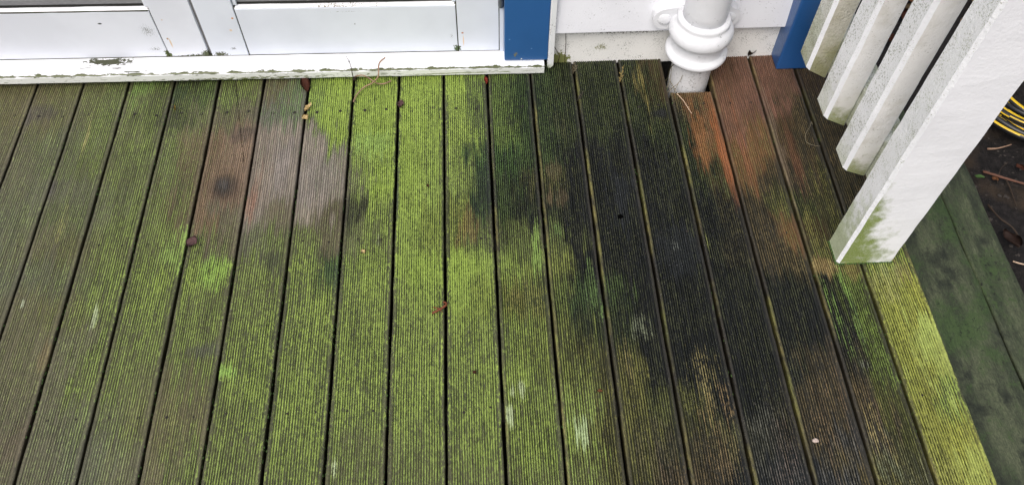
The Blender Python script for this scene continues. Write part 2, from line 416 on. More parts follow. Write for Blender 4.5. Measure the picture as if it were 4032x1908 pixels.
def make_wood():
    t = NT('weathered decking')
    p = t.pos
    und, mos = t.attr('under'), t.attr('moss')
    cov, rid = t.attr('cover', True), t.attr('ridge', True)
    n1 = t.noise(t.vmul(p, (270, 30, 200)), 1.0, 2, 0.6)
    n2 = t.noise(p, 60, 4, 0.65)
    n3 = t.noise(t.vmul(p, (300, 120, 200)), 1.0, 2, 0.6, 0.8)
    n4 = t.noise(t.vmul(p, (300, 10, 200)), 1.0, 3, 0.6)
    n5 = t.noise(p, 14, 3, 0.6)
    cen = lambda q, k: t.math('MULTIPLY', t.math('SUBTRACT', q, 0.5), k)
    e = t.math('ADD', cov, cen(n1, 1.2))
    e = t.math('ADD', e, cen(n2, 0.5))
    e = t.math('ADD', e, cen(n3, 1.3))
    e = t.math('ADD', e, t.math('MULTIPLY', t.math('SUBTRACT', rid, 0.55), 0.5))
    f = t.math('MULTIPLY', t.step(e, 0.26, 0.68), 0.95)
    ucol = t.scale(und, t.math('MULTIPLY_ADD', n4, 1.6, 0.22))
    ucol = t.scale(ucol, t.math('MULTIPLY_ADD', rid, 0.62, 0.54))
    ucol = t.scale(ucol, t.math('MULTIPLY_ADD', n3, 1.5, 0.30))
    mcol = t.scale(mos, t.math('MULTIPLY_ADD', n3, 1.6, 0.20))
    mcol = t.scale(mcol, t.math('MULTIPLY_ADD', n2, 0.7, 0.66))
    mcol = t.scale(mcol, t.math('MULTIPLY_ADD', rid, 0.5, 0.60))
    mcol = t.mix(t.step(n5, 0.52, 0.75), mcol, t.mix(0.4, mcol, t.scale(und, 1.2)))
    c = t.mix(f, ucol, mcol)
    c = t.scale(c, t.math('MULTIPLY_ADD', n5, 0.5, 0.78))
    hgt = t.math('ADD', t.math('MULTIPLY', n3, 0.8), t.math('ADD', t.math('MULTIPLY', n4, 0.6), t.math('MULTIPLY', f, 0.5)))
    rough = t.math('MULTIPLY_ADD', f, 0.24, t.math('MULTIPLY_ADD', n1, 0.4, 0.24))
    return t.done(c, rough, t.bump(hgt, 0.6, 0.0022), 0.45)
WOOD = make_wood()
M_SCREW = plain('rusty screw head', (34, 30, 26), 0.6, 0.3, 200)
M_HOLE = plain('painted hole shade', (6, 6, 6), 0.95, 0.1, 100, spec=0.0)

deck = empty('timber_deck', (0.0, -0.9, 0.0), 'weathered grooved timber deck of parallel boards stained with green moss', 'deck')

BACK = {j: 0.040 for j in range(-6, 21)}
for j in range(-6, 12): BACK[j] = 0.075
BACK.update({12: 0.037, 13: 0.0385, 14: 0.0395, 15: -0.096, 16: 0.041, 17: 0.0395, 18: 0.0385})
BACK[14 + 0] = 0.0395
# board j of the table GRID j+... : table key k sits between gap k-1 and gap k
BLAB = {10: 'thickly mossed bright green board', 9: 'mossed bright green board', 16: 'short orange brown board cut back for the downpipe', 17: 'reddish brown board with little moss', 6: 'board with a dark knot in bare brown wood', 19: 'yellow green mossed outermost board'}
def make_board(k):
    ga, gb = (GAPS[k - 1], GAPS[k]) if k - 1 in GAPS and k in GAPS else (GAPS[0] + (k - 1) * 0.1265, GAPS[0] + k * 0.1265)
    gap = 0.0064 if k < 18 else 0.0075
    x0, x1 = ga + gap / 2, gb - gap / 2
    if k == 19: x1 = gb
    W = x1 - x0
    j = k - 1
    yb = {13: 0.0375, 14: 0.0395, 15: 0.041, 16: -0.096, 17: 0.043, 18: 0.041, 19: 0.03}.get(k, 0.07)
    yf = -2.3
    ys = np.concatenate([np.arange(yb, -1.30, -0.0085), np.linspace(-1.30, yf, 14)])
    # cross profile: (x, z, ridge)
    prof = []
    mar = 0.0062 + 0.0015 * random.random()
    nr = 19 if k % 3 else 20
    pit = (W - 2 * mar) / nr
    dep = 0.0015 if k < 12 else 0.0026
    prof += [(0.0, -0.0022, 0.25), (0.0012, -0.0006, 0.6), (0.003, 0.0, 0.7), (mar - 0.0004, 0.0, 0.65)]
    for i in range(nr):
        a = mar + i * pit
        if i > 0: prof.append((a, 0.0, 0.85))
        prof += [(a + 0.27 * pit, -dep * 0.9, 0.05), (a + 0.46 * pit, -dep, 0.0), (a + 0.72 * pit, -0.0002, 0.85)] if i < nr - 1 else [(a + 0.3 * pit, -dep, 0.05), (a + 0.6 * pit, -dep * 0.9, 0.05)]
        if i < nr - 1: prof.append((a + 0.86 * pit, 0.0001, 1.0))
    prof += [(W - mar, 0.0, 0.65), (W - 0.003, 0.0, 0.7), (W - 0.0012, -0.0006, 0.6), (W, -0.0022, 0.25)]
    prof = np.array(prof)
    n, m = len(prof), len(ys)
    px, pz, pr = prof[:, 0][None, :], prof[:, 1][None, :], prof[:, 2][None, :]
    Y = np.repeat(ys[:, None], n, 1)
    wob = 0.0007 * (vn(ys * 9 + k * 13.7, ys * 0 + k) - 0.5)[:, None] * 2
    wobe = 0.0011 * (fbm(ys * 26 + k * 5.1, ys * 0 + 3 * k + .5, 3) - 0.5)[:, None] * 2
    wobr = 0.0011 * (fbm(ys * 26 + k * 7.7, ys * 0 + 3 * k + 1.5, 3) - 0.5)[:, None] * 2
    fx = px / W
    X = x0 + px + wob + np.where(fx < 0.03, wobe, 0) + np.where(fx > 0.97, wobr, 0)
    RH = 0.55 + 0.9 * fbm(Y * 10 + k * 3, X * 160, 2)
    tilt = (random.random() - .5) * 0.003; lift = (random.random() - .5) * 0.0016
    Z = pz * np.where(pr < 0.3, RH, 1) + (fx - .5) * tilt + lift + 0.0008 * (vn(Y * 5 + k, X * 30) - .5)
    rid_id = np.floor((px - mar) / pit)
    RV = 0.45 + 1.1 * fbm(Y * 7 + k * 11, rid_id * 5.37 + 0.5 + 0 * Y, 3)
    R = np.repeat(pr, m, 0) * np.clip(RV, 0.35, 1.25) + 0.2 * (fbm(Y * 60, X * 400, 2) - 0.5)
    X = X + np.where((fx > .06) & (fx < .94), 0.0016 * (fbm(Y * 18 + k, rid_id * 3.1 + 0 * Y, 2) - 0.5), 0)
    # splits
    splits = {15: (2535, 330, 2600, 790), 6: (930, 330, 960, 640)}
    if k in splits:
        u0, v0, u1, v1 = splits[k]; A = at(u0, v0); Bq = at(u1, v1)
        tt = np.clip((ys - A.y) / (Bq.y - A.y), 0, 1)
        cx = A.x + (Bq.x - A.x) * tt + 0.0025 * (vn(ys * 30, ys * 0 + k) - .5)
        inside = ((ys < A.y) & (ys > Bq.y))[:, None]
        d = (np.abs(X - cx[:, None]) < 0.0009) & (vn(Y * 60, Y * 0 + k) > .3)
        Z = np.where(inside & d, Z - 0.003, Z); R = np.where(inside & d, 0.0, R)
    # surface state from the table, its borders warped
    L, Rt = board_table(k)
    yy = Y - 0.0 * X + 0.016 * X / 1.0 + 0.07 * (fbm(Y * 9 + 50, X * 22, 3) - 0.5) + 0.085 * (fbm(Y * 11 + 5, X * 200, 2) - 0.5)
    yy = yy + 0.003
    idx = np.interp(-yy.ravel(), -ROWY, np.arange(15)).reshape(yy.shape)
    i0 = np.clip(np.floor(idx).astype(int), 0, 13); fr = (idx - i0)
    fr = np.clip((fr - .2) / .6, 0, 1); fr = (fr * fr * (3 - 2 * fr))[..., None]
    lat = np.clip((fx + 0.9 * (fbm(Y * 14 + k * 9, X * 40, 3) - 0.5) + 0.5 * (fbm(Y * 16 + 3, X * 200, 2) - 0.5) - 0.33) / 0.34, 0, 1)[..., None]
    LL = board_table(k - 1)[1] if k > 1 else L
    RR = board_table(k + 1)[0] if k < 19 else Rt
    nb = 0.18 if k in (6, 7, 8, 9, 17, 19, 20) else (0.40 if k <= 14 else 0.25)
    L = L * (1 - nb) + LL * nb; Rt = Rt * (1 - nb) + RR * nb
    VL = L[i0] * (1 - fr) + L[i0 + 1] * fr; VR = Rt[i0] * (1 - fr) + Rt[i0 + 1] * fr
    V = VL * (1 - lat) + VR * lat
    U, Mo, C = V[..., :3].copy(), V[..., 3:6].copy(), V[..., 6].copy()
    C += 0.40 * (fbm(Y * 16 + 7, X * 34, 3) - 0.5)
    edge = np.minimum(px, W - px)
    emul = np.clip((edge - mar * 0.75) / (0.35 * mar), 0, 1)
    C = C * (0.45 + 0.55 * emul) - 0.06 * (1 - emul)
    side = np.array(lin((92, 84, 70))) * 0.42
    tanm = (np.clip((fbm(Y * 7 + k * 4.4, Y * 0 + k * 1.7, 3) - 0.42) / 0.25, 0, 1) * np.clip((fbm(Y * 60 + k, X * 300, 3) - .25) / .35, 0.1, 1))[..., None]
    hue = fbm(Y * 11 + k, Y * 0 + 9.3 + k, 2)[..., None]
    warm = np.array(lin((158, 142, 84))) * (1 - hue) + np.array(lin((132, 140, 70))) * hue
    lm = ((fx < .5) & (k >= 12))[..., None]
    side = np.where(lm, side * (1 - tanm) + warm * 1.05 * tanm, side)
    U = U * (0.5 + 0.5 * emul[..., None]) + side * (0.42 * (1 - emul[..., None]))
    for (mx, my, rx, ry, mc, cv, kk, rag, un) in MARKS:
        if mx + 3 * rx < x0 or mx - 3 * rx > x1: continue
        if not (x0 - 0.003 < mx < x1 + 0.003): continue
        d = np.sqrt(((X - mx) / rx) ** 2 + ((Y - my) / ry) ** 2)
        d = d + rag * 1.6 * (fbm(Y * 1.1 / ry + mx * 50, X * 1.1 / rx, 3) - 0.5) + (0.08 + rag) * 1.6 * (fbm(Y * 22 + my * 90, X * 210, 2) - 0.5)
        f = np.clip((1.1 - d) / 0.6, 0, 1) * kk
        f3 = f[..., None]
        Mo = Mo * (1 - f3) + mc * f3; C = C * (1 - f) + cv * f
        if un is not None: U = U * (1 - f3) + un * f3
    # vertices: top grid, then lower side rows and bottom
    top = np.stack([X, Y, Z], -1)
    th = -0.027
    botL = top[:, 0, :].copy(); botL[:, 2] = th; botR = top[:, -1, :].copy(); botR[:, 2] = th
    nv = n + 2
    allv = np.concatenate([botL[:, None, :], top, botR[:, None, :]], 1)      # m x (n+2)
    ext = lambda A: np.concatenate([A[:, :1], A, A[:, -1:]], 1)
    U, Mo, C, R = ext(U), ext(Mo), ext(C), ext(R)
    sidecol = np.array(lin((78, 68, 52)))
    U[:, 0] = U[:, 0] * .3 + sidecol * .18; U[:, -1] = U[:, -1] * .2 + sidecol * .15; C[:, 0] = 0.05; C[:, -1] = 0.05; R[:, 0] = .6; R[:, -1] = .6  # board sides darkened in colour, painting black shade into the gaps
    ii = np.arange(m * nv).reshape(m, nv)
    q = np.stack([ii[:-1, :-1], ii[1:, :-1], ii[1:, 1:], ii[:-1, 1:]], -1).reshape(-1, 4).tolist()
    bot = np.stack([ii[:-1, -1], ii[1:, -1], ii[1:, 0], ii[:-1, 0]], -1).reshape(-1, 4).tolist()
    q += bot
    q.append(ii[0, :].tolist()); q.append(ii[-1, ::-1].tolist())
    me = bpy.data.meshes.new('deck_board')
    me.from_pydata(allv.reshape(-1, 3).tolist(), [], q)
    def cattr(nm, A):
        a = me.attributes.new(nm, 'FLOAT_COLOR', 'POINT')
        a.data.foreach_set('color', np.concatenate([A.reshape(-1, 3), np.ones((m * nv, 1))], 1).astype(np.float32).ravel())
    cattr('under', np.clip(U, 0, 1)); cattr('moss', np.clip(Mo, 0, 1))
    for nm, A in (('cover', C), ('ridge', R)):
        a = me.attributes.new(nm, 'FLOAT', 'POINT'); a.data.foreach_set('value', A.astype(np.float32).ravel())
    o = link('deck_board', me, WOOD, deck)
    if k in BLAB: o['label'] = BLAB[k]
    return o, x0, x1, yb

screw_me = None
def screw_mesh():
    bm = bmesh.new()
    n = 10
    prof = [(0.0036, 0.0), (0.0036, 0.0007), (0.0028, 0.0009), (0.0012, 0.0003)]
    lathe(bm, prof, 0, 0, n)
    me = bpy.data.meshes.new('screw'); bm.to_mesh(me); bm.free(); me.materials.append(M_SCREW)
    return me
for k in range(-2, 20):
    o, x0, x1, yb = make_board(k)
    if screw_me is None: screw_me = screw_mesh()
    for yr in (-0.128, -0.558, -1.005, -1.6):
        for fx_ in (0.27, 0.76):
            s = bpy.data.objects.new('screw', screw_me); COL.objects.link(s)
            xx = x0 + (x1 - x0) * (fx_ + random.uniform(-.04, .04)); y_ = yr - 0.02 * xx + random.uniform(-.006, .006)
            s.parent = o; s.matrix_parent_inverse = Matrix.Translation(-Vector(deck.location)) if False else Matrix.Identity(4)
            s.location = (xx, y_, -0.0006); s.scale = (random.uniform(.95, 1.3) * (1.0 if yr > -.2 else .72),) * 3
    if k == 14:
        bm = bmesh.new(); lathe(bm, [(0.0066, -0.0003), (0.0066, 0.0003), (0.0045, 0.00035)], 0, 0, 20)
        h = obj('hole_shade_disc', bm, M_HOLE); h.parent = o; h.location = at(2443, 852) + Vector((0, 0, 0.0003))  # black disc laid on the board, painting the shade inside a drill hole

bm = bmesh.new()
for k in (2, 3, 4, 5, 6, 7, 8, 9, 12, 14, 15, 17, 18):
    n_ = 130 if 3 <= k <= 8 else 45
    for i in range(n_):
        y_ = -0.05 - 1.2 * random.random() ** 0.8
        if fbm(np.array([y_ * 9 + k * 3.3]), np.array([k * 1.0]), 2)[0] < (0.42 if n_ > 100 else .52): continue
        rr = random.uniform(.0008, .0024)
        xg = GAPS[k] + random.choice((-1, -1, 1)) * (0.0032 + random.uniform(-.0008, .0004))
        q = bmesh.ops.create_icosphere(bm, subdivisions=1, radius=1)
        c_ = Vector((xg, y_, random.uniform(-.011, -.0015)))
        for v in q['verts']: v.co = c_ + Vector((v.co.x * rr * .8, v.co.y * rr * random.uniform(1, 2.2), v.co.z * rr)) 
for i in range(150):  # dark moss tufts round the post foot, also painting in its contact shade line
    sgn = random.random()
    if sgn < .66: px_, py_ = random.uniform(.945, 1.086), -0.678 + random.uniform(-.0016, .0012)
    else: px_, py_ = 0.9465 + random.uniform(-.0012, .001), random.uniform(-.678, -.611)
    rr = random.uniform(.0008, .0022)
    q = bmesh.ops.create_icosphere(bm, subdivisions=1, radius=1)
    for v in q['verts']: v.co = Vector((px_, py_, random.uniform(0, .0012))) + Vector((v.co.x * rr * 1.5, v.co.y * rr, v.co.z * rr))
tag(obj('gap_moss', bm, plain('gap moss', (60, 84, 40), .9, .6, 250)), 'small tufts of dark green moss lining the board gaps and drawing a dark contact line at the foot of the post', 'moss', kind='stuff')
M_JOIST = plain('dark wet joist', (34, 32, 26), 0.8, 0.3, 40)
for yj in (-0.128, -0.558, -1.005, -1.6, -2.2):
    bm = bmesh.new(); box(bm, -1.6, 1.11, yj - 0.022, yj + 0.022, -0.125, -0.0285, 0.002)
    obj('joist', bm, M_JOIST, deck)

# ------------------------------------------------------------------ border sleepers right of the deck
def sleeper_mat(name, greener):
    t = NT(name); p = t.pos
    n = t.noise(t.vmul(p, (30, 7, 30)), 1.0, 5, 0.62); n2 = t.noise(t.vmul(p, (420, 45, 200)), 1.0, 4); n3 = t.noise(t.vmul(p, (260, 130, 200)), 1.0, 3, .65)
    n5 = t.noise(p, 9, 5, 0.7)
    c = t.mix(t.step(n, 0.35, 0.68), lin((52, 58, 44)), lin((84, 90, 68)))
    c = t.mix(t.math('MULTIPLY', t.step(n5, 0.45, 0.66), greener), c, lin((58, 78, 42)))
    c = t.mix(t.math('MULTIPLY', t.step(n5, 0.46, 0.34), 0.7), c, lin((28, 33, 28)))
    c = t.scale(c, t.math('MULTIPLY_ADD', n2, 1.1, 0.38))
    c = t.scale(c, t.math('MULTIPLY_ADD', n3, 1.4, 0.22))
    n6 = t.noise(p, 70, 5, 0.75)
    c = t.mix(t.step(t.math('ADD', n6, t.math('MULTIPLY', n5, .5)), 0.80, 0.92), c, lin((60, 76, 44)))
    c = t.mix(t.step(t.math('ADD', n6, t.math('MULTIPLY', n5, -.4)), 0.18, 0.08), c, lin((24, 27, 22)))
    return t.done(c, 0.62, t.bump(t.math('ADD', n2, t.math('MULTIPLY', n3, .6)), 0.35, 0.004), 0.3)
def sleeper(x0, x1, y0, y1, z0, z1, label, mt):
    bm = bmesh.new(); box(bm, x0, x1, y0, y1, z0, z1, 0.006, 3); subdiv_along(bm, 1, 0.05); wander(bm, 0.0035, 9, x0 * 10)
    return tag(obj('timber_sleeper', bm, mt, smooth=False), label, 'sleeper', 'timber sleepers edging the deck')
sleeper(1.146, 1.314, -2.3, -0.05, -0.20, -0.055, 'wide smooth green grey timber sleeper running close beside the deck edge', sleeper_mat('green sleeper', 0.8))
sleeper(1.322, 1.421, -2.3, -0.325, -0.20, -0.062, 'narrower dark mossy timber sleeper between the wide sleeper and the soil', sleeper_mat('grey sleeper', 0.35))
bm = bmesh.new(); box(bm, 1.34, 1.455, -0.285, -0.225, -0.22, -0.070, 0.006, 2); wander(bm, 0.006, 14, 3)
tag(obj('timber_peg', bm, plain('mossy peg', (58, 66, 40), 0.8, 0.4, 60, bump=0.5)), 'short mossy timber peg at the end of the sleepers behind the big post', 'timber peg')

# ------------------------------------------------------------------ house
WHITE = (233, 234, 240)
M_WALL = paint('white wall paint', WHITE, specks=0.08, speck_scale=240, bumpk=0.18, bscale=120, rough=0.45)
LOWY = 0.04
M_WALLLOW = paint('white wall paint, lower board', (234, 233, 230), specks=0.42, speck_scale=340, bumpk=0.2, rough=0.5,
                  blobs=[((0.53, LOWY, 0.115), (0.30, 0.05, 0.030), 0.55, (74, 66, 54), (260, 260, 260)), ((0.335, LOWY, 0.01), (0.035, 0.05, 0.03), 0.15, (120, 124, 74), (120, 120, 120)), ((0.45, LOWY, 0.05), (0.05, .05, .03), .75, (140, 140, 110), (300, 300, 300))])
def gx(x): return -0.0145 * x                # the door set leans a little out of level
house = empty('weatherboard_house', (0.0, 0.05, 0.0), 'white weatherboard house wall with blue trim and glazed doors behind the deck', 'house')

def wboard(x0, x1, z0, zh, yb, yt, mt, thick=0.022):
    bm = bmesh.new()
    hexa(bm, [(x0, yb, z0), (x1, yb, z0), (x1, yb + thick, z0), (x0, yb + thick, z0), (x0, yt, z0 + zh), (x1, yt, z0 + zh), (x1, yt + 0.012, z0 + zh), (x0, yt + 0.012, z0 + zh)], 0.0022, 2)
    subdiv_along(bm, 0, 0.12); wander(bm, 0.0007, 6, z0)
    return obj('weatherboard', bm, mt, house)
wboard(0.312, 0.955, -0.012, 0.16, LOWY, LOWY + 0.004, M_WALLLOW)
z = 0.1255; i = 0
while z < 2.45:
    wboard(0.312, 0.955, z, 0.172, 0.018, 0.036, M_WALL); 
    wboard(-3.2, -1.605, z, 0.172, 0.018, 0.036, M_WALL)
    if z > 2.2: wboard(-1.605, 0.312, z, 0.172, 0.018, 0.036, M_WALL)
    z += 0.155
wboard(-3.2, -1.605, -0.02, 0.16, LOWY, LOWY + 0.004, M_WALLLOW)
bm = bmesh.new()
box(bm, 0.31, 0.985, 0.066, 0.20, -0.30, 2.6); box(bm, -3.2, -1.60, 0.066, 0.20, -0.30, 2.6); box(bm, -1.60, 0.31, 0.18, 0.20, -0.30, 0.03); box(bm, -1.6, 0.31, 0.066, 0.20, 2.2, 2.6)
obj('wall', bm, plain('dark sheathing', (44, 42, 40), 0.9, 0.2, 30), house)
bm = bmesh.new(); box(bm, 0.99, 1.03, 0.047, 3.0, -0.30, 2.6, 0.004); obj('side_wall', bm, M_WALL, house)
BLUE = (46, 94, 150)
M_BLUE = paint('blue gloss paint', BLUE, bumpk=0.12, bscale=150, rough=0.32, spec=0.5,
               blobs=[((0.205, 0.012, 0.060), (0.008, .03, .012), .35, (110, 112, 100), (180, 180, 120)), ((0.222, 0.012, 0.043), (0.0022, .03, .002), .1, (225, 225, 215), (100, 100, 100)), ((0.188, .012, .115), (.003, .03, .003), .3, (100, 140, 190), (100, 100, 100)), ((0.25, .012, .08), (.003, .03, .003), .3, (100, 140, 190), (100, 100, 100))])
M_BLUE2 = paint('blue gloss paint, corner', (38, 84, 140), bumpk=0.2, bscale=150, rough=0.28, spec=0.5)
bm = bmesh.new(); box(bm, 0.952, 1.046, -0.020, 0.046, 0.0, 2.6, 0.007, 3); obj('corner_board', bm, M_BLUE2, house)['label'] = 'blue corner board'

# French doors
DY = 0.05
ROUT = (196, 120, 40)
def dbox(name, x0, x1, y0, y1, z0, z1, mt, parent, bev=0.0015, wob=0.0006, step=0.06):
    bm = bmesh.new(); box(bm, x0, x1, y0, y1, z0, z1, bev, 2)
    if wob: subdiv_along(bm, 0 if (x1 - x0) > (z1 - z0) else 2, step); wander(bm, wob, 16, x0 * 7 + z0)
    for v in bm.verts: v.co.z += gx(v.co.x)
    return obj(name, bm, mt, parent)
DW = (226, 229, 238)
GRN = (66, 70, 40)
FL = (70, 76, 66)
M_DOORL = paint('white door paint, left', DW, bumpk=0.06, bscale=60, rough=0.36, specks=0.0,
    blobs=[((-0.785, DY, 0.150), (0.055, .05, 0.055), .90, FL, (420, 300, 620)), ((-0.785, DY, 0.085), (0.06, .05, .03), .95, FL, (420, 300, 620)), ((-0.757, DY, 0.064), (.012, .05, .022), .25, (72, 84, 34), (150, 150, 150)), ((-0.69, DY, 0.054), (.09, .05, .012), .45, (70, 76, 46), (200, 200, 240)), ((-0.652, DY, 0.06), (.02, .05, .02), .3, (66, 74, 40), (160, 160, 160))],
    drips=[((-0.742, DY, 0.120), (.0035, .03, .0045), (150, 104, 50), .9), ((-0.738, DY, 0.105), (.0028, .03, .022), (214, 178, 120), .8), ((-0.735, DY, 0.185), (.003, .03, .003), (206, 184, 160), .8), ((-0.90, DY, 0.178), (.0075, .03, .0035), (28, 30, 28), 1.0)])
M_DOORR = paint('white door paint, right', (221, 226, 236), bumpk=0.06, bscale=60, rough=0.36,
    blobs=[((-0.575, DY, 0.078), (.018, .05, .012), .75, (66, 70, 60), (420, 200, 260)), ((-0.615, DY, 0.058), (.03, .05, .014), .4, (72, 76, 50), (240, 240, 200)), ((0.043, DY, 0.055), (.012, .05, .013), .2, (64, 84, 40), (170, 170, 170)), ((-0.25, DY, 0.195), (.22, .05, .008), 1.05, (120, 122, 120), (180, 200, 500)), ((0.03, DY, .10), (.02, .05, .04), 1.0, (110, 112, 108), (300, 200, 500))],
    drips=[((-0.538 - .012, DY, 0.184), (.0045, .03, .004), (196, 128, 40), .95), ((-0.565, DY, 0.143), (.005, .03, .005), (226, 190, 130), .7), ((0.060, DY, 0.110), (.0045, .03, .004), (178, 104, 40), .95), ((0.0615, DY, 0.082), (.0022, .03, .026), (226, 190, 140), .8), ((-.23, DY, .152), (.003, .03, .003), (120, 122, 128), .8)])
M_BEAD = paint('white bead paint', (240, 240, 243), bumpk=0.15, rough=0.4, blobs=[((-0.25, DY + .006, 0.213), (0.36, .05, .012), .95, (112, 108, 92), (190, 200, 40)), ((-0.80, DY + .006, .213), (.06, .05, .01), .9, (120, 110, 96), (200, 200, 60))])
M_GASK = plain('black gasket', (32, 33, 30), 0.7, 0.4, 150)
M_SPACER = plain('mottled grey spacer', (140, 140, 144), 0.45, 0.35, 90, metal=0.2, stretch=(1, 1, 3))
M_RED = plain('dark red curtain', (92, 40, 36), 0.9, 0.3, 30)
M_DIRT = plain('joint dirt', (70, 72, 58), 0.9, 0.4, 120)
M_GREY = plain('grey weathered rebate', (136, 134, 134), 0.6, 0.2, 60)
tg = NT('window glass'); tg.b.inputs['Transmission Weight'].default_value = 1.0; tg.b.inputs['Roughness'].default_value = 0.02; tg.b.inputs['IOR'].default_value = 1.45
M_GLASS = tg.done((0.86, 0.9, 0.92), 0.02)
ZB, ZR, ZT = 0.0445, 0.205, 2.08
G_ = 0.0015
def leaf(x0, xl, xr, x1, mt, label):
    d = bpy.data.objects.new('door_leaf', None); COL.objects.link(d); d.parent = house; d.location = (0.5 * (x0 + x1), 0.0, 0.0)
    d['label'] = label
    dbox('stile', x0, xl - G_, DY, DY + 0.045, ZB, ZT, mt, d); dbox('stile', xr + G_, x1, DY, DY + 0.045, ZB, ZT, mt, d)
    dbox('bottom_rail', xl + G_, xr - G_, DY + 0.0005, DY + 0.045, ZB, ZR, mt, d); dbox('top_rail', xl + G_, xr - G_, DY + 0.0005, DY + 0.045, ZT - 0.11, ZT, mt, d)
    dbox('joint_filler', xl - 0.006, xl + 0.006, DY + 0.004, DY + 0.04, ZB + .004, ZR + 0.004, M_DIRT, d, 0, 0); dbox('joint_filler', xr - 0.006, xr + 0.006, DY + 0.004, DY + 0.04, ZB + .004, ZR + .004, M_DIRT, d, 0, 0)
    bm = bmesh.new()
    ya, yb2, za, zb2 = DY + 0.001, DY + 0.011, ZR + 0.0015, ZR + 0.0078
    hexa(bm, [(xl, ya, za), (xr, ya, za), (xr, yb2 + .02, za), (xl, yb2 + .02, za), (xl + .006, yb2 - .004, zb2 - .002), (xr - .006, yb2 - .004, zb2 - .002), (xr - .006, yb2 + .02, zb2), (xl + .006, yb2 + .02, zb2)], 0.001, 1)
    subdiv_along(bm, 0, .05); wander(bm, .0006, 20, x0)
    for v in bm.verts: v.co.z += gx(v.co.x)
    obj('glazing_bead', bm, M_BEAD, d)
    if x0 < -1: dbox('joint_filler', xl + .003, xr - .003, DY + .0004, DY + .03, ZR - .0015, ZR + .0022, M_DIRT, d, 0, .0006, .02)
    for a, b_ in ((xl, xl + .010), (xr - .010, xr)):
        dbox('glazing_bead', a, b_, DY + 0.006, DY + 0.03, zb2 + .001, ZT - .11, mt, d, .002, 0)
    dbox('gasket', xl + .004, xr - .004, DY + 0.012, DY + 0.026, zb2 - .0005, zb2 + 0.0052, M_GASK, d, .001, .0012, .03)
    dbox('spacer_bar', xl + .006, xr - .006, DY + 0.0138, DY + 0.0180, zb2 + 0.0052, zb2 + 0.0222, M_SPACER, d, .002, 0)
    dbox('glass_pane', xl + .004, xr - .004, DY + 0.0185, DY + 0.0225, zb2 + 0.005, ZT - .115, M_GLASS, d, 0, 0)
    dbox('curtain', xl + .002, xr - .002, DY + 0.06, DY + 0.064, zb2 + .0165, ZT - .115, M_RED, d, 0, 0)
    dbox('curtain_lining', xl, xr, DY + 0.042, DY + 0.06, ZR, zb2 + .022, M_GASK, d, 0, 0)
    return d
leaf(-1.445, -1.335, -0.7575, -0.6485, M_DOORL, 'left glazed door leaf with flaking white paint')
leaf(-0.6395, -0.5385, 0.0462, 0.1605, M_DOORR, 'right glazed door leaf with two rust spots')
dbox('joint_filler', -1.45, 0.172, DY - 0.0006, DY + 0.02, 0.0425, 0.0452, M_DIRT, house, 0, .0008, .015)
dbox('rebate', -0.652, -0.636, DY + 0.009, DY + 0.045, ZB, ZT, M_GREY, house, 0, 0)
dbox('door_jamb', 0.1630, 0.1742, DY - 0.004, DY + 0.06, ZB, 2.1, M_DOORR, house, .001, .0004)
dbox('door_jamb', -1.462, -1.448, DY - 0.004, DY + 0.06, ZB, 2.1, M_DOORL, house, .001, .0004)
dbox('jamb_filler', 0.1605, 0.1630, DY + 0.004, DY + 0.06, ZB, 2.1, M_DIRT, house, 0, 0)
dbox('door_head', -1.462, 0.1742, DY - 0.004, DY + 0.06, 2.1, 2.2, M_DOORR, house)
dbox('door_trim', 0.1746, 0.2965, 0.012, 0.06, 0.0405, 2.2, M_BLUE, house, .0025, .0005)['label'] = 'blue trim beside the right door leaf'
dbox('door_trim', -1.59, -1.463, 0.012, 0.06, 0.0405, 2.2, M_BLUE, house, .0025, .0005)
# white cover strip with a rounded foot right of the blue trim
bm = bmesh.new()
xa, xb, ya, yb_ = 0.2970, 0.3135, 0.010, 0.064
prof = [(xa, 2.2), (xa, 0.010), (xa + .002, 0.005), (xa + .006, 0.0025), (xa + .0115, 0.004), (xb - .001, 0.009), (xb, 0.016), (xb, 2.2)]
fr = [bm.verts.new((x, ya, z)) for x, z in prof]; bk = [bm.verts.new((x, yb_, z)) for x, z in prof]
bm.faces.new(fr); bm.faces.new(bk[::-1])
for i in range(len(prof)):
    bm.faces.new([fr[i], bk[i], bk[(i + 1) % len(prof)], fr[(i + 1) % len(prof)]])
bmesh.ops.bevel(bm, geom=[e for e in bm.edges if all(abs(v.co.y - ya) < 1e-6 for v in e.verts)], offset=.004, segments=3, affect='EDGES')
obj('cover_strip', bm, paint('white strip paint', (228, 230, 232), specks=.2, bumpk=.2, algae=(0.0, 0.05, 0.6, (150, 158, 110))), house)
# hinge
h = bpy.data.objects.new('hinge', None); COL.objects.link(h); h.parent = house; h.location = (0.162, 0, 0.23)
hx, hz = at(1972, 20, 1, .040).x, at(1972, 30, 1, .040).z
bm = bmesh.new(); lathe(bm, [(0.004, hz), (0.0065, hz + .0025), (0.0075, hz + .005), (0.0075, hz + .022), (0.0065, hz + .024), (0.0075, hz + .026), (0.0075, hz + .10)], hx, 0.040, 20)
obj('hinge_pin', bm, plain('grey hinge metal', (112, 116, 122), 0.4, 0.3, 200, metal=0.6), h)
